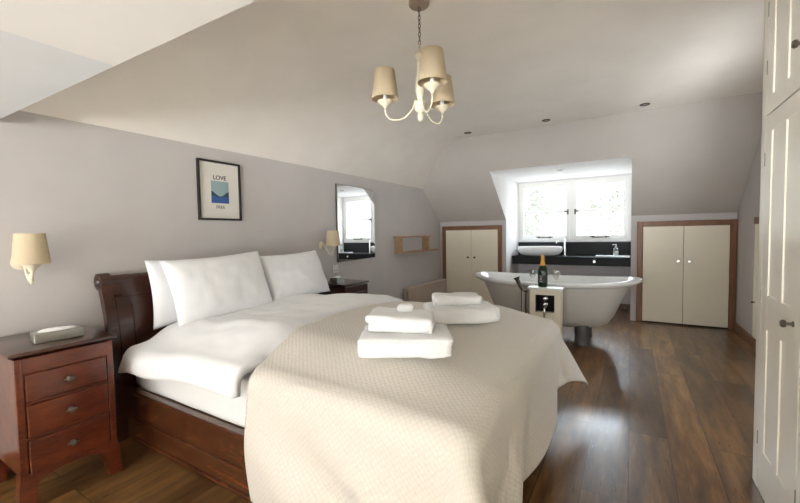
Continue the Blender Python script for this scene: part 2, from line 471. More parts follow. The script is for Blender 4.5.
# far window: frame, two casements each with one glazing bar
bm = B(); f0, f1 = YD + .0, YD + .09
X0, X1 = DX0 - .01, DX1 + .01
box(bm, X0, X0 + .06, f0, f1, WZ0, WZ1, .005); box(bm, X1 - .06, X1, f0, f1, WZ0, WZ1, .005)
box(bm, X0 + .058, X1 - .058, f0 + .001, f1 - .001, WZ0, WZ0 + .045, .004); box(bm, X0 + .058, X1 - .058, f0 + .001, f1 - .001, WZ1 - .05, WZ1, .004)
XM = (X0 + X1) / 2 + .01
box(bm, XM - .03, XM + .03, f0 + .003, f1 - .003, WZ0 + .044, WZ1 - .049, .004)
w1 = obj('window_1', bm, 'white_gloss', kind='structure')
for (a, b_, side) in ((X0 + .055, XM - .028, 1), (XM + .028, X1 - .055, -1)):
    bm = B(); s0, s1 = YD - .012, YD + .04; z0, z1 = WZ0 + .035, WZ1 - .045
    box(bm, a, a + .05, s0, s1, z0, z1, .006); box(bm, b_ - .05, b_, s0, s1, z0, z1, .006)
    box(bm, a + .048, b_ - .048, s0 + .001, s1 - .001, z0, z0 + .06, .004); box(bm, a + .048, b_ - .048, s0 + .001, s1 - .001, z1 - .05, z1, .004)
    s = obj('casement', bm, 'white_gloss', w1)
    bm = B(); zm = z0 + (z1 - z0) * .5
    box(bm, a + .03, b_ - .03, s0 + .006, s1 - .006, zm - .019, zm + .019, .004)
    obj('glazing_bar', bm, 'white_gloss', s)
    bm = B(); box(bm, a + .04, b_ - .04, YD + .012, YD + .017, z0 + .04, z1 - .04)
    obj('pane', bm, 'pane', s)
    # latch on the meeting stile, stay on the bottom rail
    hx = b_ - .025 if side > 0 else a + .025
    bm = B(); box(bm, hx - .012, hx + .012, s0 - .008, s0, zm - .05, zm + .03, .003)
    box(bm, hx - (.05 if side > 0 else -.0), hx + (.0 if side > 0 else .05), s0 - .02, s0 - .008, zm - .012, zm + .006, .003)
    obj('latch', bm, 'bronze', s)
    bm = B(); mx = (a + b_) / 2
    tube(bm, curve_pts([(mx - .13, s0 - .02, z0 + .045), (mx - .05, s0 - .02, z0 + .028), (mx + .13, s0 - .02, z0 + .036)], 8), .008, 6)
    box(bm, mx - .1, mx - .07, s0 - .02, s0, z0 + .022, z0 + .05, .003); box(bm, mx + .07, mx + .1, s0 - .02, s0, z0 + .02, z0 + .045, .003)
    obj('stay', bm, 'bronze', s)

bm = B(); xo = XE + .02
for a, b_ in ((RW[0] - .01, RW[0] + .05), (RW[1] - .05, RW[1] + .01), ((RW[0] + RW[1]) / 2 - .03, (RW[0] + RW[1]) / 2 + .03)):
    box(bm, xo, xo + .06, a, b_, RW[2] - .01, RW[3] + .01, .004)
for a, b_ in ((RW[2] - .01, RW[2] + .05), (RW[3] - .05, RW[3] + .01)):
    box(bm, xo + .001, xo + .059, RW[0] + .04, RW[1] - .04, a, b_, .004)
w3 = obj('window_3_added', bm, 'white_gloss', kind='structure')
bm = B(); box(bm, xo + .03, xo + .035, RW[0] + .03, RW[1] - .03, RW[2] + .03, RW[3] - .03); obj('pane', bm, 'pane', w3)
# baseboards
bm = B(); box(bm, XW, XW + .02, YN, YF, 0, .10, .004); obj('baseboard_left', bm, 'base_wood', kind='structure')
bm = B(); box(bm, XE - .02, XE, 2.39, YF, 0, .10, .004); obj('baseboard_right', bm, 'base_wood', kind='structure')
bm = B(); box(bm, DX0, DX1, YD - .02, YD, 0, .09, .004); box(bm, DX1 - .02, DX1, YF, YD - .02, 0, .09, .004); box(bm, DX0, DX0 + .02, YF, YD - .02, 0, .09, .004)
obj('baseboard_far', bm, 'base_wood', kind='structure')

# ------------------------------------------------------------------ eaves cupboards
def knob_bm(p, axis, r=.013, L=.03):
    bm = B()
    M = Matrix.Translation(p) @ (Matrix.Rotation(PI / 2, 4, 'X') if axis == '-y' else Matrix.Rotation(-PI / 2, 4, 'Y'))
    lathe(bm, [(0, 0), (r * .75, 0), (r * .75, .003), (r * .4, .006), (r * .4, L * .5), (r * .9, L * .6), (r, L * .8), (r * .75, L * .97), (0, L)], seg=16, M=M)
    return bm

def eaves(x0, x1, z1, label, split, knobs_z=.76):
    t = thing('eaves_cupboard', label, 'cupboard', ((x0 + x1) / 2, YF, 0))
    L = lambda x: x - (x0 + x1) / 2
    fw = .062; y = 0
    bm = B()
    box(bm, L(x0), L(x0) + fw, -.03, 0, 0, z1, .004); box(bm, L(x1) - fw, L(x1), -.03, 0, 0, z1, .004)
    box(bm, L(x0) + fw, L(x1) - fw, -.03, 0, z1 - fw, z1, .004)
    obj('frame', bm, 'frame_wood', t)
    bm = B(); box(bm, L(x0) + fw, L(x1) - fw, -.006, 0, .0, z1 - fw); obj('back_panel', bm, 'line', t)
    a, b_ = L(x0) + fw + .003, L(x1) - fw - .003; m = L(split)
    for (p, q, kx) in ((a, m - .002, m - .055), (m + .002, b_, m + .055)):
        bm = B(); box(bm, p, q, -.026, -.006, .018, z1 - fw - .003, .003)
        d = obj('door', bm, 'cupboard', t)
        obj('knob', knob_bm((kx, -.026, knobs_z), '-y', .016, .032), 'chrome' if x0 > 0 else 'bronze', d, True)
    return t
eaves(.067, XE - .005, 1.30, 'low cream double door cupboard with chrome knobs right of the dormer window', .555, .80)
eaves(-2.70, -1.70, 1.305, 'low cream double door cupboard with dark knobs left of the dormer window', -2.19, .80)
# one on the right wall just beyond the wardrobe
t = thing('wall_cupboard', 'narrow cream cupboard door under a wooden head rail on wall behind wardrobe', 'cupboard', (XE, 4.86, 0))
bm = B(); box(bm, -.03, 0, -.20, .16, 1.235, 1.30, .004); obj('head_rail', bm, 'frame_wood', t)
bm = B(); box(bm, -.022, 0, -.19, .15, .12, 1.233, .003); d = obj('door', bm, 'cupboard', t)
obj('knob', knob_bm((-.022, .10, .47), '-x', .012, .025), 'bronze', d, True)

# ------------------------------------------------------------------ wardrobe
def ward_door(z0, z1, panels, y1, w, parent, knobz, hinges):
    """front face looks to -x; y1 = hinge side"""
    y0 = y1 - w; xf = .505
    bm = B()
    box(bm, xf + .0055, xf + .024, y0, y1, z0, z1)
    ys = [(y1 - .082, y1), (y1 - .262, y1 - .192), (y0, y1 - .372)]
    for a, b_ in ys: box(bm, xf, xf + .012, a, b_, z0, z1, .002, 2)
    edges = [z0] + [v for p in panels for v in p] + [z1]
    for k in range(0, len(edges), 2):
        for a, b_ in ((ys[1][1], ys[0][0]), (ys[2][1], ys[1][0])):
            box(bm, xf + .0003, xf + .012, a - .004, b_ + .004, edges[k], edges[k + 1], .002, 2)
    d = obj('door', bm, 'wardrobe', parent)
    obj('knob', knob_bm((xf, y0 + (.066 if knobz < 1 else .03), knobz), '-x', .0145, .036), 'dark_metal', d, True)
    for hz in hinges:
        bm = B(); lathe(bm, [(0, -.03), (.006, -.03), (.006, .03), (0, .03)], (xf + .004, y1 + .005, hz), 8)
        obj('hinge', bm, 'steel', d, True)
    return d
wt = thing('wardrobe', 'tall built in ivory panelled wardrobe along the right wall', 'wardrobe', (0, 0, 0))
bm = B()
YWE = 2.385
box(bm, .53, XE - .002, -.70, YWE, 0, ZC - .004) if False else None
box(bm, .532, XE - .022, .735, YWE - .012, .02, ZC - .004)
box(bm, .532, XE - .022, -2.6, .57, .02, Z0 - .004)
box(bm, .507, .532, YWE - .085 + .012, YWE, 0, ZC - .004, .003)
box(bm, .507, XE - .022, YWE - .012, YWE, 0, ZC - .004, .003)
box(bm, .509, .54, -2.6, YWE - .073, 0, .09, .003)
box(bm, .512, .533, .735, YWE - .073, 2.33, ZC - .004, .003)
obj('carcass', bm, 'wardrobe', wt)
yy = 2.302
for k in range(9):
    w = .466
    if yy - w > .72:
        ward_door(.095, 1.686, [(.21, .755), (.905, 1.61)], yy, w, wt, .848, (.24, .90, 1.50))
        ward_door(1.692, 2.325, [(1.765, 2.255)], yy, w, wt, 1.83, (1.90, 2.15))
    yy -= w + .006
# ------------------------------------------------------------------ bed
bed = thing('bed', 'dark wooden sleigh bed with scrolled headboard against the left wall', 'bed', (0, 0, 0))
BY0, BY1 = 1.06, 2.56
hp = [(-2.605, .0), (-2.605, .42), (-2.605, .56), (-2.622, .72), (-2.655, .84), (-2.685, .93)]
def sleigh(th, grow=0):
    pts = curve_pts([(x, 0, z) for x, z in hp], 30)
    L, R_ = [], []
    for i, p in enumerate(pts):
        tt = (pts[min(i + 1, len(pts) - 1)] - pts[max(i - 1, 0)]).normalized(); nrm = Vector((tt.z, 0, -tt.x))
        L.append((p.x + nrm.x * th, p.z + nrm.z * th)); R_.append((p.x - nrm.x * .012, p.z - nrm.z * .012))
    return L + R_[::-1]
bm = B(); prism(bm, sleigh(.026), 'y', 1.03, 2.64)
for (z0, z1) in ((.66, .69), (.86, .885)): pass
obj('headboard', bm, 'headboard', bed, True)
bm = B()   # rolled top rail
M = Matrix.Translation((-2.692, 0, .945)) @ Matrix.Rotation(-PI / 2, 4, 'X')
lathe(bm, [(0, 1.02), (.034, 1.02), (.034, 2.655), (0, 2.655)], seg=20, M=M)
obj('top_rail', bm, 'headboard', bed, True)
for y in (.99, 2.605):
    bm = B(); prism(bm, sleigh(.034), 'y', y, y + .055)
    Mp = Matrix.Translation((-2.690, 0, .945)) @ Matrix.Rotation(-PI / 2, 4, 'X')
    lathe(bm, [(0, y - .010), (.018, y - .010), (.026, y - .002), (.034, y - .006), (.050, y), (.050, y + .055), (0, y + .055)], seg=20, M=Mp)
    obj('post', bm, 'headboard', bed, True)
bm = B()   # moulded frame on the headboard panel
def sleigh_part(th0, th1, za, zb):
    pts = [p for p in curve_pts([(x, 0, z) for x, z in hp], 60) if za <= p.z <= zb]
    L, R_ = [], []
    for i, p in enumerate(pts):
        tt = (pts[min(i + 1, len(pts) - 1)] - pts[max(i - 1, 0)]).normalized(); nrm = Vector((tt.z, 0, -tt.x))
        L.append((p.x + nrm.x * th1, p.z + nrm.z * th1)); R_.append((p.x + nrm.x * th0, p.z + nrm.z * th0))
    return L + R_[::-1]
prism(bm, sleigh_part(.02, .034, .835, .862), 'y', 1.05, 2.60)
prism(bm, sleigh_part(.02, .034, .40, .862), 'y', 1.05, 1.085); prism(bm, sleigh_part(.02, .034, .40, .862), 'y', 2.565, 2.60)
prism(bm, sleigh_part(.02, .032, .40, .80), 'y', 1.13, 2.52)
obj('moulding', bm, 'headboard', bed, True)
for (y, s) in ((BY0, 1), (BY1 - .03, -1)):
    bm = B()
    yo = y if s > 0 else y
    box(bm, -2.60, -.46, y, y + .03, .135, .29, .004)
    box(bm, -2.60, -.46, y - .012 if s > 0 else y + .0, y + .03 if s > 0 else y + .042, .285, .312, .006)
    box(bm, -2.60, -.46, y - .008 if s > 0 else y, y + .03 if s > 0 else y + .038, .128, .146, .004)
    box(bm, -2.60, -.46, y + .004, y + .03, .02, .13, .003)
    box(bm, -2.60, -.46, y - .006 if s > 0 else y, y + .03 if s > 0 else y + .036, .012, .03, .004)
    obj('side_rail', bm, 'bedwood', bed)
bm = B(); box(bm, -.49, -.455, BY0, BY1, .06, .42, .008)
box(bm, -.495, -.45, BY0, BY1, .42, .45, .01)
obj('footboard', bm, 'bedwood', bed, True)
for y in (BY0 + .02, BY1 - .09):
    bm = B(); box(bm, -.51, -.44, y, y + .07, 0, .44, .01); obj('leg', bm, 'bedwood', bed)
bm = B(); box(bm, -2.58, -.5, BY0 + .03, BY1 - .03, .255, .285); obj('slat_base', bm, 'pine', bed)

bm = B(); rbox(bm, 1.03, .715, .135, .05, T(-1.54, 1.81, .425), 14, .004, 5)
tag(obj('mattress', bm, 'sheet', None, True, angle=None), 'white sheeted mattress between the wooden bed rails', 'mattress')

def sstep(a, b, x):
    t = max(0, min(1, (x - a) / (b - a))); return t * t * (3 - 2 * t)

def drape(name, mat, rect, U, V, topz, R0, flare, nu, nv, fold=0, thick=0, uvname=None, hem=None, zmin=.012, wr=None, cflare=.34):
    """cloth on a rounded box: rect=(x0,x1,y0,y1) the flat top; U,V unrolled extents; overhang bends over radius R0"""
    x0, x1, y0, y1 = rect; bm = B(); grid = []; uvs = {}
    for i in range(nu + 1):
        row = []
        for j in range(nv + 1):
            a, b_ = i / nu, j / nv
            u = U[0] + (U[1] - U[0]) * a; v = V[0] + (V[1] - V[0]) * b_
            if hem: u, v = hem(u, v)
            qx = max(x0, min(x1, u)); qy = max(y0, min(y1, v))
            dx, dy = u - qx, v - qy; d = math.hypot(dx, dy)
            z = topz(qx, qy)
            if d < 1e-7: p = Vector((u, v, z)); 
            else:
                n = Vector((dx / d, dy / d, 0)); arc = R0 * PI / 2
                if d < arc: h = R0 * math.sin(d / R0); dz = R0 * (1 - math.cos(d / R0))
                else:
                    corner = (2 * abs(n.x * n.y)) ** 1.4
                    s = (u * 5.3 + v * 6.1)
                    k = flare + cflare * corner + fold * (1 - min(1, corner)) * math.sin(s * 1.7 + 1.3 * math.sin(s * .8)) * min(1, (d - arc) / .25)
                    k = max(-.02, min(.8, k))
                    h = R0 + (d - arc) * k; dz = R0 + (d - arc) * math.sqrt(1 - k * k)
                p = Vector((qx, qy, 0)) + n * h; p.z = z - dz
                if p.z < zmin:
                    ex = zmin - p.z; p.z = zmin + .006 * math.sin(ex * 40); p += n * ex * .5
            if wr: p += wr(u, v, p, d)
            vert = bm.verts.new(p); row.append(vert); uvs[vert] = (u, v)
        grid.append(row)
    for i in range(nu):
        for j in range(nv): bm.faces.new((grid[i][j], grid[i + 1][j], grid[i + 1][j + 1], grid[i][j + 1]))
    lay = bm.loops.layers.uv.new('cloth')
    for f in bm.faces:
        for l in f.loops: l[lay].uv = uvs[l.vert]
    if thick:
        bmesh.ops.recalc_face_normals(bm, faces=bm.faces[:])
        g = bmesh.ops.solidify(bm, geom=bm.faces[:], thickness=thick)
    o = obj(name, bm, mat, None, True, angle=None)
    return o

def bed_top(x, y):
    near = sstep(0, .35, y - 1.02); foot = sstep(-.02, .42, -.42 - x); far = sstep(-.05, .2, 2.60 - y)
    return .622 + .085 * (near * .7 + .3) * foot * (.6 + .4 * far) - .02 * (1 - near) + .02 * sstep(.9, 1.7, -x) * near - .05 * sstep(-.95, -1.25, x) * sstep(2.15, 2.6, y) - .02 * sstep(-1.2, -1.6, x) * sstep(1.9, 2.5, y)

def duvet_top(x, y):
    return bed_top(x, y) + .012 + .02 * noise.noise(Vector((x * 2.2, y * 2.6, 1.3))) * sstep(0, .2, y - 1.0) - .06 * sstep(-1.56, -1.44, x) * sstep(1.05, 1.25, y) - .045 * sstep(-1.75, -2.2, x) + .045 * sstep(1.9, 2.45, y) * sstep(-1.45, -1.6, x)
def duvet_wr(u, v, p, d):
    a = noise.noise(Vector((u * 3.4 + .4 * v, v * 9, 4.2))) * .010 + noise.noise(Vector((u * 8, v * 14, 9))) * .005
    f = 1 - sstep(-1.66, -1.5, u)
    return Vector((0, -.6 * a * (1 if d > .02 else .2), a)) * f
dv = drape('duvet', 'duvet', (-2.38, -1.40, 1.05, 2.55), (-2.47, -1.42), (.885, 2.72), duvet_top, .075, .06, 60, 110, .05, .038, wr=duvet_wr)
tag(dv, 'puffy white duvet spread over the head half of the bed', 'duvet')

def cov_hem(u, v):
    # skewed throw: longer at the near corner
    t = (v - 1.02) / 1.55
    if u > -.46: u = -.46 + (u + .46) * (1.0 + .32 * (1 - max(0, min(1, t))))
    if u < -.9: u += (-.15 * math.sin(PI * max(0, min(1, t))) + .06 * max(0, min(1.1, t))) * sstep(-.9, -1.35, u)
    du, dv = max(0, u + .46), max(0, v - 2.54)
    if du > 0 and dv > 0:
        q = 1 - .9 * du * dv / (.44 * .38) * .06; u = -.46 + du * q; v = 2.54 + dv * q
    return u, v
def cov_wr(u, v, p, d):
    a = noise.noise(Vector((u * 2.3, v * 2.3, 7.7))) * .010
    return Vector((0, 0, a if d < .05 else 0))
cv = drape('bedspread', 'coverlet', (-1.9, -.46, 1.075, 2.54), (-1.35, -.02), (.47, 2.99), lambda x, y: bed_top(x, y) + .016, .085, .06, 110, 170, .10, .007, hem=cov_hem, wr=cov_wr, cflare=.46)
tag(cv, 'cream textured bedspread draped over the foot of the bed', 'bedspread')

# pillows
def pillow(a, b, tck, M, label, seed):
    bm = B(); n = 26; rows = {}
    for side in (1, -1):
        for i in range(n + 1):
            for j in range(n + 1):
                if side < 0 and (i in (0, n) or j in (0, n)): rows[(side, i, j)] = rows[(1, i, j)]; continue
                u = -1 + 2 * i / n; v = -1 + 2 * j / n
                u = math.sin(u * PI / 2) * .25 + u * .75; v = math.sin(v * PI / 2) * .25 + v * .75
                x = u * a * (1 - .055 * (1 - v * v) ** 1 * abs(u)); y = v * b * (1 - .075 * (1 - u * u) * abs(v))
                t = tck * (max(0, (1 - u * u)) * max(0, (1 - v * v))) ** .42
                t *= 1 + .12 * noise.noise(Vector((u * 1.6 + seed, v * 1.6, side)))
                wv = .008 * noise.noise(Vector((u * 6 + seed, v * 2.5, side * 3))) * (1 if t > .01 else 0)
                rows[(side, i, j)] = bm.verts.new(M @ Vector((x, y, side * (t + wv))))
        for i in range(n):
            for j in range(n):
                q = [rows[(side, i, j)], rows[(side, i + 1, j)], rows[(side, i + 1, j + 1)], rows[(side, i, j + 1)]]
                bm.faces.new(q if side > 0 else q[::-1])
    return tag(obj('pillow', bm, 'pillow', None, True, angle=None), label, 'pillow', 'white pillows against the headboard')
def lean(yc, xc, zc, tilt, roll=0, yaw=0):
    # local x -> world y, local y -> up, local z -> +x (towards the foot)
    base = Matrix(((0, 0, 1, 0), (1, 0, 0, 0), (0, 1, 0, 0), (0, 0, 0, 1)))
    return Matrix.Translation((xc, yc, zc)) @ Matrix.Rotation(yaw, 4, 'Z') @ Matrix.Rotation(-tilt, 4, 'Y') @ Matrix.Rotation(roll, 4, 'X') @ base
pillow(.35, .215, .055, lean(1.535, -2.520, .852, .16, 0), 'white pillow propped behind the front one nearest the tissue box', 1.7)
pillow(.365, .222, .085, lean(1.59, -2.375, .868, .34, .04), 'white pillow leaning in front of another, nearest the red bedside table', 3.1)
pillow(.335, .205, .085, lean(2.29, -2.42, .866, .40, .03), 'white pillow leaning alone at the far side of the bed', 5.9)

# towels: folded stacks on the bedspread
def towel(name, label, x, y, z, rz, w, d, h, layers, seed, cat, tilt=0):
    bm = B(); lh = h / layers
    for k in range(layers):
        M = T(x, y, z + lh * (k + .5), rz) @ Matrix.Translation((random.uniform(-.006, .006), random.uniform(-.005, .005), 0)) @ Matrix.Rotation(tilt, 4, 'Y')
        rbox(bm, w / 2, d / 2, lh * .54, lh * .36, M, 16, .010, 13, seed + k)
    # the fold at the front edge wraps the layers together
    M = T(x, y, z + h / 2, rz) @ Matrix.Translation((0, -d / 2 + .018, 0))
    rbox(bm, w / 2 * .995, .03, h * .5, .028, M, 10, .004, 9, seed + 9)
    return tag(obj(name, bm, 'towel', None, True, angle=None), label, cat)
a1 = math.radians(29); a2 = math.radians(36)
TZ = .734
towel('bath_towel', 'large folded white bath towel in the stack with the small cloth on top', -.80, 1.35, TZ - .012, a1, .365, .26, .074, 2, 3.3, 'towel')
towel('hand_towel', 'folded white hand towel on the nearer bath towel', -.83, 1.385, TZ + .064, a1 - .10, .27, .19, .062, 2, 11.1, 'towel', .06)
bm = B(); rbox(bm, .035, .028, .016, .016, T(-.85, 1.44, TZ + .138, .5), 8, .006, 18, 4)
tag(obj('face_cloth', bm, 'towel', None, True, angle=None), 'small rolled white face cloth topping the nearer towel stack', 'face cloth')
towel('bath_towel', 'large folded white bath towel in the stack nearer the bathtub', -.80, 1.945, TZ - .006, a2, .37, .26, .074, 2, 23.3, 'towel')
towel('hand_towel', 'rolled white hand towel on the bath towel nearer the bathtub', -.835, 1.975, TZ + .070, a2 - .1, .26, .15, .048, 1, 31.1, 'towel')

# ------------------------------------------------------------------ nightstands
def nightstand(label, mats):
    t = thing('nightstand', label, 'bedside table', (0, 0, 0), 0)
    W, Dp, H = .385, .47, .712     # y width, x depth, z height ; origin at the wall side centre
    h = W / 2
    bm = B(); box(bm, .01, Dp - .012, -h + .01, h - .01, .165, H - .028, .003)
    box(bm, Dp - .014, Dp, -h + .01, -h + .038, .16, H - .028, .003); box(bm, Dp - .014, Dp, h - .038, h - .01, .16, H - .028, .003)
    for z in (.155, .316, .474, .612): box(bm, Dp - .014, Dp, -h + .03, h - .03, z, z + .012, .002)
    box(bm, Dp - .014, Dp + .002, -h + .03, h - .03, .62, H - .03, .002)
    # arched apron
    poly = [(-h + .03, .16)]
    n = 12
    for k in range(n + 1):
        s = -1 + 2 * k / n; poly.append((s * (h - .05), .118 + .03 * (1 - s * s)))
    poly.append((h - .03, .16))
    prism(bm, poly, 'x', Dp - .016, Dp + .001)
    obj('body', bm, mats[0], t)
    bm = B(); box(bm, 0, Dp + .010, -h - .008, h + .008, H - .018, H, .005, 3); obj('top', bm, mats[1], t, True)
    for (z0, z1) in ((.169, .314), (.330, .472), (.488, .610)):
        bm = B(); box(bm, Dp - .02, Dp + .004, -h + .042, h - .042, z0, z1, .004)
        dr = obj('drawer', bm, mats[0], t)
        bm = B(); zc = (z0 + z1) / 2
        lathe(bm, [(0, 0), (.012, 0), (.012, .004), (.005, .007), (.005, .014), (.012, .019), (.013, .024), (0, .030)], seg=12, M=Matrix.Translation((Dp + .004, .0, zc)) @ Matrix.Rotation(PI / 2, 4, 'Y'))
        box(bm, Dp + .010, Dp + .02, -.022, .022, zc - .004, zc + .004, .003)
        obj('knob', bm, 'dark_metal', dr, True)
    for sx in (0, 1):
        for sy in (-1, 1):
            bm = B()
            o = sy * h
            if sx: xs = (Dp - .055, Dp + .0); xb = (Dp - .035, Dp + .010)
            else: xs = (.012, .07); xb = (.012, .06)
            ys = (o - sy * .085, o - sy * .010); yb = (o - sy * .052, o + sy * .004)
            top = [bm.verts.new((x, y, .17)) for x, y in ((xs[0], ys[0]), (xs[1], ys[0]), (xs[1], ys[1]), (xs[0], ys[1]))]
            mid = [bm.verts.new((x * .5 + x2 * .5, y * .35 + y2 * .65, .10)) for x, y, x2, y2 in ((xs[0], ys[0], xb[0], yb[0]), (xs[1], ys[0], xb[1], yb[0]), (xs[1], ys[1], xb[1], yb[1]), (xs[0], ys[1], xb[0], yb[1]))]
            bot = [bm.verts.new((x, y, 0)) for x, y in ((xb[0], yb[0]), (xb[1], yb[0]), (xb[1], yb[1]), (xb[0], yb[1]))]
            for A, Bq in ((top, mid), (mid, bot)):
                for k in range(4): bm.faces.new((A[k], A[(k + 1) % 4], Bq[(k + 1) % 4], Bq[k]))
            bm.faces.new(top); bm.faces.new(bot)
            obj('leg', bm, mats[0], t)
    return t
n1 = nightstand('red mahogany bedside table with three drawers under the nearer wall lamp', ('mahogany', 'mahogany_top'))
n1.location = (XW + .022, .698, 0)
n2 = nightstand('dark mahogany bedside table beyond the bed under the mirror', ('mahogany_dark', 'mahogany_dark'))
n2.location = (XW + .022, 3.06, 0); n2.scale = (.76, 1, 1.0)

def tissue_box(label, loc, rz, L=.22, w=.115, h=.055):
    t = thing('tissue_box', label, 'tissue box', loc, rz)
    bm = B(); box(bm, -w / 2, w / 2, -L / 2, L / 2, 0, h, .004)
    obj('box', bm, 'silver_box', t)
    bm = B()
    lathe(bm, [(0, .012), (.55, .010), (.85, .006), (1.0, 0)], (0, 0, h + .0005), 28, sx=w * .33, sy=L * .40)
    for v in bm.verts: v.co.z += .010 * noise.noise(Vector((v.co.x * 40, v.co.y * 30, 3))) * (1 if v.co.z > h + .002 else 0)
    obj('tissue', bm, 'tissue', t, True, angle=None)
    return t
tissue_box('silver tissue box with white tissue on the red bedside table', (-2.42, .715, .712), -.12, .185, .105, .045)
tissue_box('small silver tissue box on the dark bedside table by the mirror', (-2.56, 2.98, .712), .1, .13, .09, .055)

# ------------------------------------------------------------------ wall lights
def sconce(label, y, z):
    t = thing('wall_light', label, 'wall lamp', (XW, y, z), 0, 'cream shaded wall lamps beside the bed')
    My = Matrix.Rotation(PI / 2, 4, 'Y')
    bm = B(); lathe(bm, [(0, 0), (.042, 0), (.042, .006), (.034, .014), (.014, .022), (0, .024)], seg=24, M=My)
    obj('backplate', bm, 'cream_enamel', t, True)
    bm = B(); tube(bm, curve_pts([(.015, 0, .01), (.05, 0, -.02), (.09, 0, -.075), (.13, 0, -.092), (.153, 0, -.06), (.155, 0, -.025)], 25), [.007] * 26, 10)
    lathe(bm, [(0, -.112), (.006, -.108), (.011, -.095), (.008, -.085), (.013, -.06), (.0, -.05)], (.138, 0, 0), 12)
    obj('arm', bm, 'cream_enamel', t, True)
    bm = B(); lathe(bm, [(0, -.045), (.012, -.045), (.018, -.03), (.034, -.016), (.038, -.008), (0, -.008)], (.155, 0, 0), 20)
    obj('cup', bm, 'cream_enamel', t, True)
    bm = B(); seg = 40
    lathe(bm, [(.074, -.005), (.0725, -.005), (.0575, .148), (.059, .148), (.0745, -.005)], (.155, 0, 0), seg)
    s = obj('lamp_shade', bm, 'shade', t, True)
    bm = B(); lathe(bm, [(.010, -.008), (.010, .05), (.014, .06), (.020, .085), (.012, .11), (0, .115)], (.155, 0, 0), 12)
    obj('bulb', bm, 'basin', t, True)
    return t
sconce('cream shaded wall lamp above the red bedside table', .682, 1.085)
sconce('cream shaded wall lamp beside the mirror', 2.97, 1.095)

# socket, framed print, mirror, shelf, radiator
t = thing('wall_socket', 'white wall socket above the dark bedside table', 'socket', (XW, 3.17, .83))
bm = B(); box(bm, 0, .01, -.043, .043, -.043, .043, .003); obj('plate', bm, 'socket', t)
for y in (-.02, .02):
    bm = B(); box(bm, .009, .014, y - .008, y + .008, .004, .022, .002); obj('switch', bm, 'socket', t)
for y in (-.02, .02):
    obj('slot', box(B(), .0095, .011, y - .004, y + .004, -.022, -.010), 'line', t)

t = thing('framed_print', 'black framed print with a blue sea picture above the bed', 'picture', (XW, 1.835, 1.555))
hw, hh, fw = .180, .228, .016
bm = B()
box(bm, 0, .022, -hw, -hw + fw, -hh, hh, .002); box(bm, 0, .022, hw - fw, hw, -hh, hh, .002)
box(bm, 0, .022, -hw + fw, hw - fw, -hh, -hh + fw, .002); box(bm, 0, .022, -hw + fw, hw - fw, hh - fw, hh, .002)
obj('frame', bm, 'black_frame', t)
bm = B(); box(bm, .002, .010, -hw + fw, hw - fw, -hh + fw, hh - fw); obj('mat', bm, 'mat_card', t)
pw, pz0, pz1 = .074, -.095, .075
bm = B(); box(bm, .010, .011, -pw, pw, pz0, pz1); pr = obj('print', bm, 'print_sky', t)
def wave(y, base, amp, ph): return base + amp * math.cos((y / pw) * PI * .9 + ph)
for (nm, base, amp, mat, xx, lo) in (('hills', -.022, -.020, 'print_hill', .0116, -.07), ('sea', -.044, -.004, 'print_sea', .0122, pz0)):
    bm = B(); ptsu = [(-pw + 2 * pw * k / 20, 0) for k in range(21)]
    poly = [(y, wave(y, base, amp, 0)) for y, _ in ptsu] + [(pw, lo), (-pw, lo)]
    prism(bm, poly, 'x', .0109, xx); obj(nm, bm, mat, pr)
def lettering(txt, size, y, z, mat, parent, x=.0105, bold=0):
    c = bpy.data.curves.new('lettering', 'FONT'); c.body = txt; c.size = size; c.align_x = 'CENTER'; c.extrude = .0006; c.offset = bold
    o = bpy.data.objects.new('lettering', c); COL.objects.link(o)
    bpy.context.view_layer.update()
    me = bpy.data.meshes.new_from_object(o.evaluated_get(bpy.context.evaluated_depsgraph_get()))
    bpy.data.objects.remove(o); bpy.data.curves.remove(c)
    me.materials.clear(); me.materials.append(MT[mat])
    M = Matrix(((0, 0, 1, x), (1, 0, 0, y), (0, 1, 0, z), (0, 0, 0, 1)))
    me.transform(M)
    q = bpy.data.objects.new('lettering', me); COL.objects.link(q); q.parent = parent
    return q
lettering('LOVE', .046, .0, .086, 'ink', t, bold=.0007)
lettering('FREE', .036, .0, -.137, 'ink_grey', t, bold=.0002)

t = thing('wall_mirror', 'frameless wall mirror with one rounded top corner showing the window', 'mirror', (XW, 3.55, .905))
ml = [(-.345, 0), (.345, .012), (.352, .757)]
for k in range(1, 7):
    a = PI / 2 * k / 7; ml.append((.352 - .075 * (1 - math.cos(a)), .757 + .075 * math.sin(a)))
ml += [(.2, .838), (-.0, .842), (-.345, .842)]
bm = B(); prism(bm, [(y * 1.012, .42 + (z - .42) * 1.012) for y, z in ml], 'x', .003, .022); obj('backing', bm, 'dark_metal', t)
bm = B(); prism(bm, ml, 'x', .0215, .0255); obj('glass', bm, 'mirror', t)

t = thing('wall_shelf', 'open pine box shelf on the left wall above the radiator', 'shelf', (XW, 4.86, .93))
bm = B(); box(bm, 0, .12, -.50, .42, .215, .235, .002); obj('board', bm, 'pine', t)
bm = B(); box(bm, 0, .15, -.47, .62, 0, .02, .002); obj('board', bm, 'pine', t)
for y in (-.46, .34):
    bm = B(); box(bm, 0, .11, y, y + .03, .02, .215, .002); obj('upright', bm, 'pine', t)

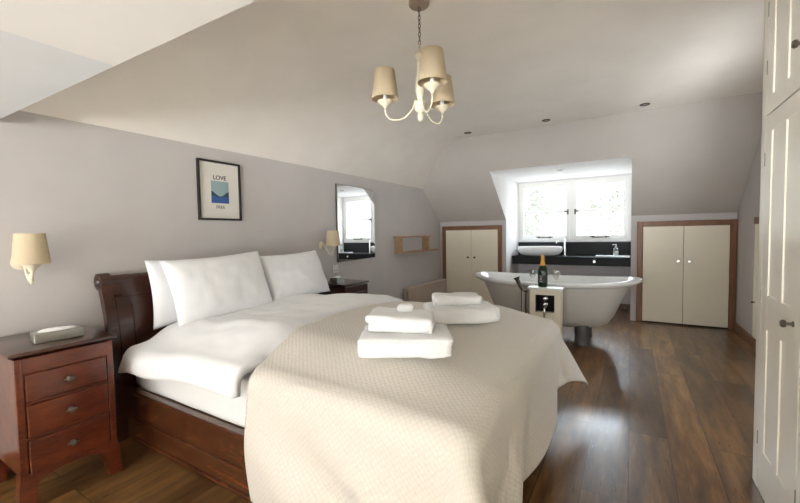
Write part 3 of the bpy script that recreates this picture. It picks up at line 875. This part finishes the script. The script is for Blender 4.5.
t = thing('radiator', 'low taupe column radiator against left wall below the shelf', 'radiator', (XW + .03, 5.18, .10))
for k in range(22):
    y = -.60 + k * .057
    bm = B()
    for x in (.02, .085): lathe(bm, [(0, 0), (.014, .004), (.018, .02), (.018, .31), (.014, .335), (0, .345)], (x, y, 0), 10)
    box(bm, .0, .105, y - .017, y + .017, .012, .04, .012); box(bm, .0, .105, y - .017, y + .017, .305, .338, .014)
    obj('section', bm, 'radiator', t, True)
for y in (-.60, .597):
    bm = B(); box(bm, .03, .075, y - .015, y + .015, -.10, .02, .004); obj('foot', bm, 'radiator', t)

# ------------------------------------------------------------------ ceiling lamp
CX_, CY_ = -.95, 1.80
t = thing('chandelier', 'three armed cream ceiling lamp with linen shades over the bed', 'ceiling lamp', (CX_, CY_, ZC))
bm = B(); lathe(bm, [(0, 0), (.052, 0), (.054, -.006), (.053, -.02), (.048, -.026), (.012, -.029), (0, -.030)], seg=28)
obj('ceiling_rose', bm, 'rose', t, True)
bm = B(); zc = -.030
for k in range(9):
    za = zc - .021 * k
    ring = [(.006 * math.cos(a) if k % 2 == 0 else 0, 0 if k % 2 == 0 else .006 * math.cos(a), za - .0125 + .0145 * math.sin(a)) for a in [2 * PI * q / 10 for q in range(11)]]
    tube(bm, ring, .0020, 6, False)
obj('chain', bm, 'dark_metal', t, True)
bm = B(); lathe(bm, [(0, -.215), (.005, -.225), (.008, -.245), (.024, -.262), (.030, -.278), (.024, -.294), (.014, -.304), (.020, -.314), (.014, -.335), (.022, -.40), (.026, -.45), (.018, -.49), (.014, -.505), (.030, -.515), (.032, -.548), (.024, -.562), (.012, -.570), (.017, -.585), (.015, -.605), (0, -.622)], seg=24)
obj('column', bm, 'cream_enamel', t, True)
rv = Vector((.884, .467, 0)); vv = Vector((-.467, .884, 0))
for (a, b_) in ((-.19, .02), (.058, -.18), (.122, .145)):
    d = (rv * a + vv * b_); d = d.normalized()
    P = lambda r, z: (d.x * r, d.y * r, z)
    bm = B(); tube(bm, curve_pts([P(.025, -.50), P(.045, -.55), P(.09, -.592), P(.15, -.596), P(.182, -.572), P(.188, -.54)], 30), .0042, 10)
    ar = obj('arm', bm, 'cream_enamel', t, True)
    c = P(.188, .036)
    bm = B(); lathe(bm, [(0, -.574), (.006, -.572), (.010, -.562), (.028, -.548), (.039, -.538), (.040, -.532), (0, -.532)], c, 22)
    obj('cup', bm, 'cream_enamel', ar, True)
    bm = B(); lathe(bm, [(.0, -.53), (.011, -.53), (.011, -.47), (.016, -.46), (.019, -.44), (.011, -.415), (0, -.41)], c, 12)
    obj('bulb', bm, 'basin', ar, True)
    bm = B(); lathe(bm, [(.0705, -.522), (.069, -.522), (.0505, -.372), (.052, -.372), (.071, -.522)], c, 40)
    obj('lamp_shade', bm, 'shade', ar, True)

# downlights
def downlight(x, y, z, label, k, mats=('bronze', 'spot_lens')):
    t = thing('downlight', label, 'downlight', (x, y, z), 0, 'recessed downlights')
    bm = B(); lathe(bm, [(.028, 0), (.043, 0), (.044, -.004), (.036, -.007), (.028, -.004), (.028, 0)], seg=24); obj('ring', bm, mats[0], t, True)
    bm = B(); lathe(bm, [(0, -.001), (.028, -.001), (.028, -.003), (0, -.003)], seg=20); obj('lens', bm, mats[1], t)
for x, lb in ((-1.695, 'leftmost of the three dark downlights in the flat ceiling'), (-.80, 'middle one of the three dark downlights in the flat ceiling'), (.10, 'rightmost of the three dark downlights in the flat ceiling')):
    downlight(x, 4.42, ZC, lb, 0)
downlight(-.83, 5.57, DZ, 'single downlight in the white dormer ceiling above the window', 0, ('steel', 'spot_lens'))

# ------------------------------------------------------------------ bathtub
t = thing('bathtub', 'freestanding double ended rolled rim bathtub in front of the dormer window', 'bathtub', (-.770, 4.56, 0))
A0, B0 = .915, .41; BS = .955
def loop(bm, a, b, z, lift=0, n=64, ex=2.5):
    L = []
    for k in range(n):
        th = 2 * PI * k / n; c, s = math.cos(th), math.sin(th)
        x = BS * a * math.copysign(abs(c) ** (2 / ex), c); y = b * math.copysign(abs(s) ** (2 / ex), s)
        L.append(bm.verts.new((x, y, z + lift * abs(x / a) ** 3)))
    return L
def skin(bm, loops):
    for p, q in zip(loops, loops[1:]):
        n = len(p)
        for k in range(n): bm.faces.new((p[k], p[(k + 1) % n], q[(k + 1) % n], q[k]))
bm = B()
outp = [(.46, .20, .185, 0), (.53, .245, .190, 0), (.60, .285, .22, 0), (.655, .315, .30, 0), (.70, .335, .40, .0), (.755, .35, .52, .01), (.80, .362, .60, .025), (.815, .366, .625, .03)]
L = [loop(bm, *p) for p in outp]; skin(bm, L); bm.faces.new(L[0])
obj('outer_shell', bm, 'bath_out', t, True)
bm = B()
rim = [(.812, .362, .612, .03), (.855, .392, .612, .035), (.90, .412, .625, .05), (.918, .420, .642, .052), (.910, .416, .656, .052), (.88, .400, .664, .05), (.84, .378, .662, .045), (.805, .355, .64, .03), (.77, .335, .56, .02), (.70, .315, .42, 0), (.62, .285, .30, 0), (.50, .22, .25, 0), (.2, .1, .245, 0)]
L = [loop(bm, *p) for p in rim]; skin(bm, L); bm.faces.new(L[-1][::-1])
obj('inner_shell', bm, 'bath_in', t, True)
for fx in (-.40, .335):
    for fy in (-.19, .19):
        bm = B(); s = 1 if fy > 0 else -1
        tube(bm, curve_pts([(fx, fy * .9, .22), (fx, fy * 1.02, .14), (fx, fy * 1.02, .07), (fx, fy * 1.06, .0)], 12), [.075, .073, .071, .07, .069, .068, .067, .067, .067, .067, .068, .07, .072], 14)
        obj('foot', bm, 'iron', t, True)

# tap unit beside the bath
t = thing('tap_unit', 'small cream tap cabinet with a dark niche beside the bathtub', 'cabinet', (-.735, 3.995, 0))
bm = B()
nx, nz0, nz1 = .090, .385, .56
box(bm, -.148, -nx, 0, .135, 0, .612, .003); box(bm, nx, .148, 0, .135, 0, .612, .003)
box(bm, -nx, nx, 0, .135, 0, nz0, .001); box(bm, -nx, nx, 0, .135, nz1, .612, .001)
obj('body', bm, 'cupboard', t)
bm = B(); box(bm, -.165, .165, -.018, .145, .612, .635, .005); obj('top', bm, 'white_gloss', t)
bm = B(); box(bm, -nx, nx, .07, .08, nz0, nz1); box(bm, -nx, -nx + .004, .004, .07, nz0, nz1); box(bm, nx - .004, nx, .004, .07, nz0, nz1); obj('niche', bm, 'black_stone', t)
for z in (.515, .455):
    bm = B(); lathe(bm, [(0, 0), (.02, 0), (.02, .006), (.009, .012), (.009, .04), (.02, .045), (.023, .055), (.018, .066), (0, .07)], seg=18, M=Matrix.Translation((0, .07, z)) @ Matrix.Rotation(PI / 2, 4, 'X'))
    tp = obj('tap', bm, 'chrome', t, True)
bm = B(); tube(bm, curve_pts([(0, .05, .44), (0, .0, .43), (0, -.022, .41), (0, -.024, .30)], 14), .009, 10); obj('spout', bm, 'chrome', t, True)

t = thing('hand_shower', 'dark metal standing hand shower left of the cream tap cabinet', 'shower', (-.985, 4.03, 0))
bm = B(); lathe(bm, [(0, 0), (.05, 0), (.05, .006), (.02, .014), (0, .015)], (.02, 0, 0), 20); obj('base', bm, 'bronze', t, True)
bm = B(); tube(bm, [(.02, 0, .01), (.02, 0, .60)], .010, 12); tube(bm, [(.058, .0, .01), (.058, 0, .59)], .008, 10); tube(bm, [(.01, 0, .585), (.075, 0, .585)], .011, 10); obj('standpipe', bm, 'bronze', t, True)
bm = B(); tube(bm, curve_pts([(.025, -.01, .60), (0, -.012, .64), (-.025, -.012, .70), (-.035, -.012, .725)], 12), [.018] * 6 + [.022] * 3 + [.028, .032, .034, .034], 12); obj('handset', bm, 'bronze', t, True)
bm = B(); tube(bm, curve_pts([(.03, -.02, .59), (.035, -.05, .45), (.03, -.05, .25), (.05, -.02, .05)], 20), .007, 8); obj('hose', bm, 'steel', t, True)

# champagne and glasses on the tap unit
UX, UY, UZ = -.735, 4.05, .635
t = thing('champagne_bottle', 'dark green champagne bottle with orange foil on cream tap cabinet', 'bottle', (UX - .03, UY + .0, UZ)); t.scale = (1.05, 1.05, 1)
bm = B(); lathe(bm, [(0, .004), (.036, 0), (.043, .004), (.0445, .02), (.0445, .15), (.042, .175), (.032, .205), (.021, .235), (.016, .262), (.015, .30), (0, .30)], seg=28); obj('glass_body', bm, 'bottle', t, True)
bm = B(); lathe(bm, [(.0285, .218), (.0225, .235), (.0175, .262), (.0165, .29), (.019, .296), (.019, .306), (.016, .312), (.016, .322), (0, .326)], seg=24); obj('foil', bm, 'foil', t, True)
bm = B(); lathe(bm, [(.0448, .045), (.0450, .046), (.0450, .125), (.0448, .126)], seg=28); lb = obj('label', bm, 'label', t, True)
bm = B()
for (za, zb, half) in ((.055, .063, .35), (.07, .10, .18), (.108, .116, .3)):
    N = 6
    for k in range(N):
        a0 = -PI / 2 - .2 - half + 2 * half * k / N; a1_ = -PI / 2 - .2 - half + 2 * half * (k + 1) / N
        face(bm, [(.0454 * math.cos(a0), .0454 * math.sin(a0), za), (.0454 * math.cos(a1_), .0454 * math.sin(a1_), za), (.0454 * math.cos(a1_), .0454 * math.sin(a1_), zb), (.0454 * math.cos(a0), .0454 * math.sin(a0), zb)])
obj('emblem', bm, 'label_grey', lb)
def flute(x, y, label):
    t = thing('champagne_glass', label, 'glass', (x, y, UZ), 0, 'champagne glasses either side of the bottle')
    bm = B(); lathe(bm, [(0, .012), (.008, .013), (.024, .003), (.031, .002), (.031, 0), (0, 0)], seg=22); obj('foot', bm, 'clear', t, True)
    bm = B(); lathe(bm, [(.0, .012), (.0045, .014), (.004, .03), (.004, .06), (.008, .068), (0, .069)], seg=12); obj('stem', bm, 'clear', t, True)
    bm = B(); lathe(bm, [(0, .068), (.008, .068), (.020, .085), (.034, .115), (.040, .145), (.040, .165), (.0385, .165), (.0385, .145), (.0325, .116), (.0185, .088), (0, .074)], seg=24); obj('bowl', bm, 'clear', t, True)
flute(UX - .140, UY + .055, 'clear champagne glass on the shower side of the green bottle')
flute(UX + .088, UY + .055, 'clear champagne glass on the wardrobe side of the green bottle')

# ------------------------------------------------------------------ vanity counter
VY = 6.16
t = thing('vanity_counter', 'black stone vanity counter with splashback under the dormer window', 'counter', (DX0, VY, 0))
W = DX1 - DX0
bm = B(); box(bm, .003, W - .003, 0, YD - VY - .002, .785, .812, .004); obj('countertop', bm, 'black_stone', t)
bm = B(); box(bm, .003, W - .003, YD - VY - .022, YD - VY - .002, .812, 1.02, .003); obj('splashback', bm, 'black_stone', t)
bm = B(); box(bm, .003, W - .003, .014, .03, .685, .785, .003); ap = obj('apron', bm, 'black_stone', t)
bm = B(); lathe(bm, [(0, 0), (.012, 0), (.012, .008), (.02, .014), (.023, .024), (.016, .034), (0, .036)], seg=18, M=Matrix.Translation((1.185, .014, .742)) @ Matrix.Rotation(PI / 2, 4, 'X')); obj('knob', bm, 'chrome', ap, True)
t = thing('basin', 'oval white vessel basin on the black vanity counter', 'basin', (-1.25, VY + .205, .813))
bm = B(); lathe(bm, [(0, 0), (.70, 0), (.86, .02), (.97, .06), (1.0, .10), (.985, .135), (.955, .145), (.92, .135), (.87, .09), (.7, .045), (0, .035)], seg=48, sx=.345, sy=.185); obj('bowl', bm, 'basin', t, True)
t = thing('basin_tap', 'tall chrome tap beside the oval basin', 'tap', (-.875, VY + .20, .813))
bm = B(); lathe(bm, [(0, 0), (.026, 0), (.026, .008), (.017, .014), (.017, .255), (.012, .262), (0, .264)], seg=18); obj('body', bm, 'chrome', t, True)
bm = B(); tube(bm, curve_pts([(0, 0, .215), (-.06, 0, .22), (-.115, 0, .215), (-.125, 0, .195)], 12), .011, 10); obj('spout', bm, 'chrome', t, True)
bm = B(); tube(bm, [(0, 0, .258), (.0, -.03, .30)], .006, 8); obj('lever', bm, 'chrome', t, True)
tag(obj('tray', box(B(), -.44, -.012, VY + .04, VY + .19, .8125, .834, .005), 'basin'), 'long white tray on the black counter under the soap bottle', 'tray')
t = thing('soap_bottle', 'clear pump soap bottle on the white tray', 'bottle', (-.185, VY + .12, .834))
bm = B(); lathe(bm, [(0, 0), (.034, 0), (.036, .005), (.036, .085), (.028, .10), (.016, .105), (.016, .115), (0, .115)], seg=22); obj('body', bm, 'clear', t, True)
bm = B(); lathe(bm, [(0, .004), (.031, .004), (.031, .06), (0, .06)], seg=20); obj('soap', bm, 'label_grey', t, True)
bm = B(); lathe(bm, [(0, .115), (.017, .115), (.017, .128), (.006, .13), (.006, .15), (.012, .152), (.012, .16), (0, .16)], seg=16); tube(bm, [(0, 0, .156), (-.045, 0, .152)], .005, 8); obj('pump', bm, 'steel', t, True)

# ------------------------------------------------------------------ outside
bm = B(); face(bm, [(-60, YD + .3, -3), (60, YD + .3, -3), (60, 90, -3), (-60, 90, -3)])
obj('ground_outside', bm, 'lawn', kind='structure')
def tree(x, y, h, r, label, seed):
    rnd = random.Random(seed)
    t = thing('tree', label, 'tree', (x, y, -3), 0, 'trees outside the dormer window')
    bm = B(); tube(bm, curve_pts([(0, 0, 0), (.1, .05, h * .3), (-.05, 0, h * .65)], 10), [.28, .26, .24, .22, .2, .18, .16, .14, .12, .1, .09][:11], 10); obj('trunk', bm, 'bark', t, True)
    bm = B()
    blobs = [(rnd.uniform(-.75, .75) * r, rnd.uniform(-.6, .6) * r, h * rnd.uniform(.5, .95), r * rnd.uniform(.35, .6)) for _ in range(9)]
    for (bx_, by_, bz, br_) in blobs:
        for _ in range(170):
            d = Vector((rnd.gauss(0, 1), rnd.gauss(0, 1), rnd.gauss(0, 1))).normalized() * br_ * rnd.uniform(.7, 1.05)
            c = Vector((bx_, by_, bz)) + d; s = rnd.uniform(.10, .22)
            a = Vector((rnd.gauss(0, 1), rnd.gauss(0, 1), rnd.gauss(0, 1))).normalized(); b_ = a.orthogonal().normalized()
            face(bm, [c - a * s, c - b_ * s * .5, c + a * s, c + b_ * s * .5])
    f = obj('crown', bm, 'leaf', t)
tree(-6.2, 24, 6.6, 2.4, 'pale rounded tree outside behind the left casement', 5)
tree(.4, 27, 6.2, 2.7, 'broad pale tree outside low behind the right casement', 8)
tree(2.6, 36, 10.5, 3.2, 'taller pale tree further off behind the right casement', 12)

# ------------------------------------------------------------------ light
FAR_LOW, FAR_HIGH, NEAR_SKY, NEAR_GROUND = .62, 12.5, 3.6, 25.0
SIDE_SKY, SIDE_GROUND = 2.0, 4.2
w = bpy.data.worlds.new('sky'); SC.world = w; w.use_nodes = True
nt = w.node_tree; bg = nt.nodes['Background']
tc = nt.nodes.new('ShaderNodeTexCoord'); sp = nt.nodes.new('ShaderNodeSeparateXYZ'); nt.links.new(tc.outputs['Generated'], sp.inputs[0])
def mrange(sock, a, b_, c, d):
    m = nt.nodes.new('ShaderNodeMapRange'); m.interpolation_type = 'SMOOTHSTEP'
    for k, v in enumerate((a, b_, c, d)): m.inputs[k + 1].default_value = v
    nt.links.new(sock, m.inputs[0]); return m.outputs[0]
rp = ramp(nt, mrange(sp.outputs[2], -.2, .9, 0, 1), [(0, (.97, .975, 1)), (.35, (.975, .985, 1)), (1, (.86, .92, 1.0))])
cool = nt.nodes.new('ShaderNodeMath'); cool.operation = 'MULTIPLY'
nt.links.new(mrange(sp.outputs[1], .1, .4, 0, 1), cool.inputs[0]); nt.links.new(mrange(sp.outputs[2], .12, .3, 0, 1), cool.inputs[1])
nt.links.new(mix(nt, cool.outputs[0], rp, (.80, .89, 1.0)), bg.inputs[0])
# overcast sky: pale at the horizon beyond the dormer, brighter overhead; ground glow added behind the camera to lift the ceilings
far_sky = mrange(sp.outputs[2], .14, .34, FAR_LOW, FAR_HIGH)
mf = nt.nodes.new('ShaderNodeMix'); nt.links.new(mrange(sp.outputs[1], -.15, .15, 0, 1), mf.inputs[0])
nt.links.new(mrange(sp.outputs[2], -.13, -.03, NEAR_GROUND, NEAR_SKY), mf.inputs[2]); nt.links.new(far_sky, mf.inputs[3])
# a duller outlook to the wardrobe side
ms = nt.nodes.new('ShaderNodeMix'); nt.links.new(mrange(sp.outputs[0], .30, .60, 0, 1), ms.inputs[0])
nt.links.new(mf.outputs[0], ms.inputs[2]); nt.links.new(mrange(sp.outputs[2], -.15, .05, SIDE_GROUND, SIDE_SKY), ms.inputs[3])
nt.links.new(ms.outputs[0], bg.inputs[1])
def portal(name, loc, rot, sx, sy):
    l = bpy.data.lights.new(name, 'AREA'); l.shape = 'RECTANGLE'; l.size = sx; l.size_y = sy; l.cycles.is_portal = True
    o = bpy.data.objects.new(name, l); COL.objects.link(o); o.location = loc; o.rotation_euler = rot
portal('far_window_portal', ((X0 + X1) / 2, YD + .12, (WZ0 + WZ1) / 2), (-PI / 2, 0, 0), X1 - X0, WZ1 - WZ0)
portal('added_window_portal', (XE + .10, (RW[0] + RW[1]) / 2, (RW[2] + RW[3]) / 2), (0, PI / 2, 0), RW[3] - RW[2], RW[1] - RW[0])
portal('unseen_window_portal', ((NW[0] + NW[1]) / 2, YN - .13, (NW[2] + NW[3]) / 2), (PI / 2, 0, 0), NW[1] - NW[0], NW[3] - NW[2])

# ------------------------------------------------------------------ camera
cam = bpy.data.cameras.new('camera'); co = bpy.data.objects.new('camera', cam); COL.objects.link(co)
cam.sensor_width = 36; cam.sensor_fit = 'HORIZONTAL'; cam.lens = 381.63 / 800 * 36; cam.clip_start = .02
yaw, pitch, roll = math.radians(31.22), math.radians(-2.68), math.radians(-.99)
fw_ = Vector((-math.sin(yaw) * math.cos(pitch), math.cos(yaw) * math.cos(pitch), math.sin(pitch)))
rt = Vector((math.cos(yaw), math.sin(yaw), 0)); up = rt.cross(fw_)
r2 = rt * math.cos(roll) + up * math.sin(roll); u2 = -rt * math.sin(roll) + up * math.cos(roll)
co.matrix_world = Matrix(((r2.x, u2.x, -fw_.x, 0), (r2.y, u2.y, -fw_.y, 0), (r2.z, u2.z, -fw_.z, 1.2), (0, 0, 0, 1)))
SC.camera = co
vs = SC.view_settings; SC.display_settings.display_device = 'sRGB'
vs.view_transform = 'Standard'; vs.look = 'None'; vs.gamma = 1; vs.use_curve_mapping = False; vs.exposure = 1.0
SC.cycles.max_bounces = 12; SC.cycles.diffuse_bounces = 6; SC.cycles.glossy_bounces = 4; SC.cycles.transparent_max_bounces = 16
SC.cycles.sample_clamp_indirect = 6; SC.cycles.caustics_reflective = False; SC.cycles.caustics_refractive = False
